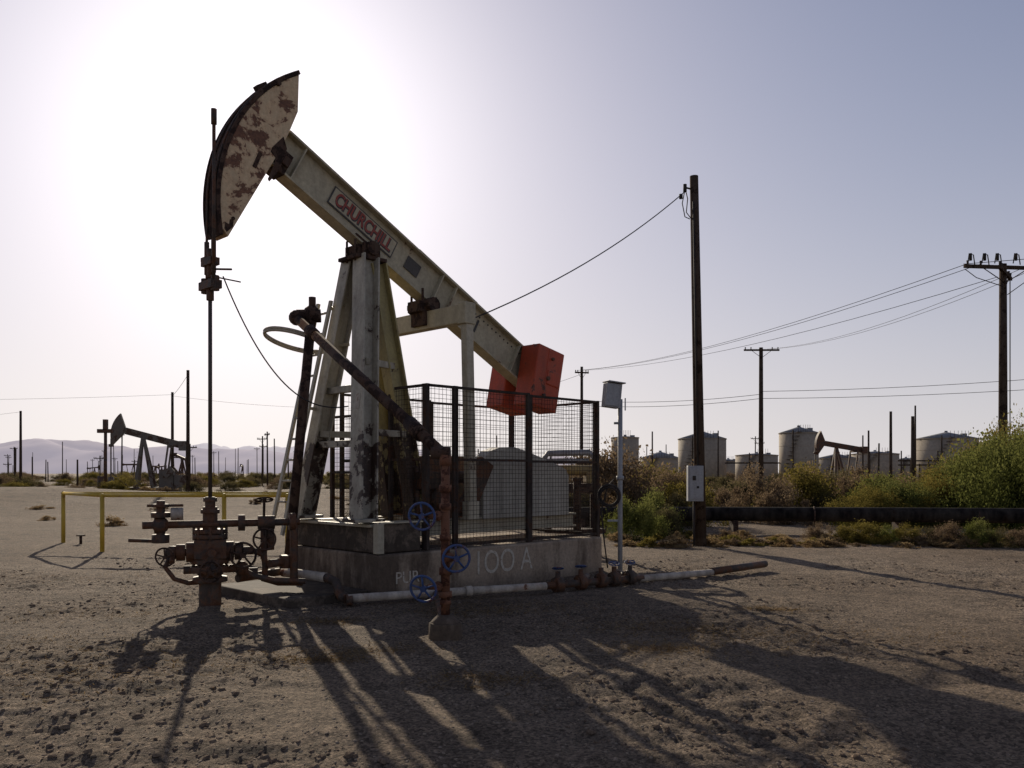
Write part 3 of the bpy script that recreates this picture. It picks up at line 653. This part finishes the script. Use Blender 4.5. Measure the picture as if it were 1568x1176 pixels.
def top(px):
    for (a,ya),(b,yb) in zip(prof,prof[1:]):
        if a<=px<=b: return ya+(yb-ya)*(px-a)/(b-a)
    return 660
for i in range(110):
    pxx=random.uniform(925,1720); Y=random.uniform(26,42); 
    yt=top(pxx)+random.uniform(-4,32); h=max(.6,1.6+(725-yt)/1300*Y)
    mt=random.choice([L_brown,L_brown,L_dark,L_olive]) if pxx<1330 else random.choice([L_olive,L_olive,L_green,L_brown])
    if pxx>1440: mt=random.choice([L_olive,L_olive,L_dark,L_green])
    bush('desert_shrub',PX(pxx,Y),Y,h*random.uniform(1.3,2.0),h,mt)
for pxx,Y,w,h,mt in((955,20.8,.9,.95,L_green),(985,20.3,1.25,.9,L_green),(1018,21.0,1.1,.75,L_dark),(1040,24.9,1.2,1.0,L_dark),(1000,22.3,1.4,1.1,L_green),(1255,20.2,.8,.4,L_brown),
    (1290,19.9,.8,.40,L_olive),(1325,19.6,1.1,.5,L_olive),(1355,19.5,.8,.40,L_green),(1390,19.4,.9,.42,L_olive),(1455,18.9,.9,.52,L_brown),(1495,18.7,.9,.58,L_green),(1530,18.5,.8,.4,L_dark),(1565,18.6,1.0,.42,L_brown),(1420,19.3,.9,.40,L_dark)):
    bush('desert_shrub',PX(pxx,Y),Y,w,h,mt)
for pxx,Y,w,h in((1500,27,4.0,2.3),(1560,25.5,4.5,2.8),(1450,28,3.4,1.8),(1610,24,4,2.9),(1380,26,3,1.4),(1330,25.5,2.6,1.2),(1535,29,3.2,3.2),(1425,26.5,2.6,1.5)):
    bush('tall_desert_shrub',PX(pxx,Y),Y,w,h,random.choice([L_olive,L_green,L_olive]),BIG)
SC=empty('distant_scrub',(0,0,0))
for i in range(260):
    Y=random.uniform(60,250); pxx=random.uniform(-60,930) if i%5 else random.uniform(900,1650); x=PX(pxx,Y)
    h=random.uniform(.5,1.2)*(1+Y/300); w=h*random.uniform(1.8,4)
    o=bush('scrub_clump',x,Y,w,h,random.choice([L_dark,L_dark,L_olive,L_brown])); o.parent=SC
for pxx in range(590,880,22):
    Y=random.uniform(26,34); o=bush('scrub_clump',PX(pxx+random.uniform(-8,8),Y),Y,2.2,random.uniform(.7,1.2),random.choice([L_dark,L_brown,L_olive])); o.parent=SC
WD=empty('dry_weeds',(0,0,0))
for i in range(95):
    pxx=random.uniform(950,1600); Y=random.uniform(18.4,21); o=bush('weed_tuft',PX(pxx,Y),Y,random.uniform(.4,.9),random.uniform(.08,.24),random.choice([L_straw,L_straw,L_brown,L_olive]),TW); o.parent=WD
for i in range(26):
    pxx=random.uniform(0,930); Y=random.uniform(26,55); o=bush('weed_tuft',PX(pxx,Y),Y,random.uniform(.6,1.3),random.uniform(.12,.3),random.choice([L_straw,L_brown]),TW); o.parent=WD
def debris(name,n,fn,mat):
    V=[];F=[];C=[]
    for i in range(n):
        x,y=fn(); z=gh(x,y)+random.uniform(.002,.02); a=random.uniform(0,6.28); L=random.uniform(.02,.08); w=random.uniform(.002,.005)
        dx,dy=math.cos(a),math.sin(a); b=len(V); dz=random.uniform(-.01,.02)
        V+=[(x-dy*w,y+dx*w,z),(x+dy*w,y-dx*w,z),(x+dx*L+dy*w,y+dy*L-dx*w,z+dz),(x+dx*L-dy*w,y+dy*L+dx*w,z+dz)]; F.append((b,b+1,b+2,b+3)); C.append(random.random())
    me=bpy.data.meshes.new(name); me.from_pydata(V,[],F); at=me.attributes.new('lc','FLOAT','FACE'); at.data.foreach_set('value',C); me.materials.append(mat)
    COL.objects.link(bpy.data.objects.new(name,me))
spots=[(random.uniform(-5,4),random.uniform(6.5,10.2),random.uniform(.2,.8)) for _ in range(14)]+[(1.9,8.4,.8),(1.5,8.9,.5),(1.7,8.6,.5),(-4.5,9.5,.8),(-7,13,1.2)]
def dfn():
    s=random.choice(spots); return random.gauss(s[0],s[2]),random.gauss(s[1],s[2]*.45)
debris('straw_litter',8000,dfn,L_straw)
# ------------------------------------------------------------------ hills
def hills(name,Y0,depth,x0,x1,hmax,col,haze,seed):
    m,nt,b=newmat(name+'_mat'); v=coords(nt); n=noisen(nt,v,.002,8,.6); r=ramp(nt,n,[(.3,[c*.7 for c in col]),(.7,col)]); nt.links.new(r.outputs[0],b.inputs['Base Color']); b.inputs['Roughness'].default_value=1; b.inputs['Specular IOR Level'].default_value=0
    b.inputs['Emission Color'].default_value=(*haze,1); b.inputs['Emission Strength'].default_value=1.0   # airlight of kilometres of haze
    nx,ny=260,26; V=[]
    for j in range(ny):
        for i in range(nx):
            x=x0+(x1-x0)*i/(nx-1); y=Y0+depth*j/(ny-1); e=math.sin(math.pi*j/(ny-1))
            f=min(1,i/20,(nx-1-i)/60)
            hh=hmax*(.45+.55*noise.fractal((x*.0006+seed,y*.0009,seed),1.0,2.0,6)+.35*noise.noise((x*.0003,seed,0)))
            V.append((x,y,max(0,hh)*e*f-5))
    F=[(j*nx+i,j*nx+i+1,(j+1)*nx+i+1,(j+1)*nx+i) for j in range(ny-1) for i in range(nx-1)]
    me=bpy.data.meshes.new(name); me.from_pydata(V,[],F); me.materials.append(m); me.polygons.foreach_set('use_smooth',[True]*len(F))
    COL.objects.link(bpy.data.objects.new(name,me))
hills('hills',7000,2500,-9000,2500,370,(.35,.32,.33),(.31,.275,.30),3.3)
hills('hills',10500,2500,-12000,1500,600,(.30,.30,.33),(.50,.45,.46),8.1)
# ------------------------------------------------------------------ world, sun, camera
el,az=rad(20.8),rad(-17.2)
sd=Vector((math.sin(az)*math.cos(el),math.cos(az)*math.cos(el),math.sin(el)))
w=bpy.data.worlds.new('World'); S.world=w; w.use_nodes=True; nt=w.node_tree; nt.nodes.clear()
sky=nt.nodes.new('ShaderNodeTexSky'); sky.sky_type='NISHITA'; sky.sun_disc=False; sky.sun_elevation=el; sky.sun_rotation=az
sky.air_density=1.0; sky.dust_density=1.0; sky.ozone_density=1.6; sky.altitude=0
tc=nt.nodes.new('ShaderNodeTexCoord'); nm=nt.nodes.new('ShaderNodeVectorMath'); nm.operation='NORMALIZE'; nt.links.new(tc.outputs['Generated'],nm.inputs[0])
dt=nt.nodes.new('ShaderNodeVectorMath'); dt.operation='DOT_PRODUCT'; nt.links.new(nm.outputs[0],dt.inputs[0]); dt.inputs[1].default_value=sd
sxz=nt.nodes.new('ShaderNodeSeparateXYZ'); nt.links.new(nm.outputs[0],sxz.inputs[0])
def powr(e,m): return mth(nt,'MULTIPLY',mth(nt,'POWER',mth(nt,'MAXIMUM',dt.outputs['Value'],0),e),m)
zc=mth(nt,'MAXIMUM',sxz.outputs[2],0)
def expz(k): return mth(nt,'POWER',2.718,mth(nt,'MULTIPLY',zc,-k))
veil=mth(nt,'MULTIPLY',expz(4.2),.94)
def comp(c):
    s=nt.nodes.new('ShaderNodeSeparateColor'); nt.links.new(c,s.inputs[0]); o=nt.nodes.new('ShaderNodeCombineColor')
    for i in range(3):
        x=s.outputs[i]; nt.links.new(mth(nt,'DIVIDE',x,mth(nt,'MULTIPLY_ADD',x,.09,1.0)),o.inputs[i])
    return o.outputs[0]
tint=mixc(nt,1.0,comp(sky.outputs[0]),(.90,.88,1.12),'MULTIPLY')
hz=mixc(nt,veil,tint,(7.0,6.75,6.95))
glow=mixc(nt,1.0,(1,.96,.90),powr(45,4.5),'MULTIPLY')
glow2=mixc(nt,1.0,(1,.92,.78),powr(7,1.9),'MULTIPLY')
warm=mixc(nt,1.0,(1,.78,.48),mth(nt,'MULTIPLY',powr(6,2.0),expz(7)),'MULTIPLY')
tot=mixc(nt,1.0,mixc(nt,1.0,mixc(nt,1.0,hz,glow,'ADD'),glow2,'ADD'),warm,'ADD')
bg=nt.nodes.new('ShaderNodeBackground'); bg.inputs['Strength'].default_value=.1; nt.links.new(tot,bg.inputs[0])
out=nt.nodes.new('ShaderNodeOutputWorld'); nt.links.new(bg.outputs[0],out.inputs[0])
L=bpy.data.lights.new('sun','SUN'); L.energy=5.0; L.angle=rad(.53); L.color=(1,.88,.70)
lo=bpy.data.objects.new('sun',L); COL.objects.link(lo); lo.rotation_euler=sd.to_track_quat('Z','Y').to_euler()
cam=bpy.data.cameras.new('camera'); co=bpy.data.objects.new('camera',cam); COL.objects.link(co)
co.location=(0,0,1.6); co.rotation_euler=(rad(90),0,0); cam.sensor_width=36; cam.lens=36*1300/1568; cam.shift_y=137/1568; cam.clip_end=40000; cam.clip_start=.1
S.camera=co
S.view_settings.view_transform='Standard'; S.view_settings.look='None'; S.view_settings.exposure=0
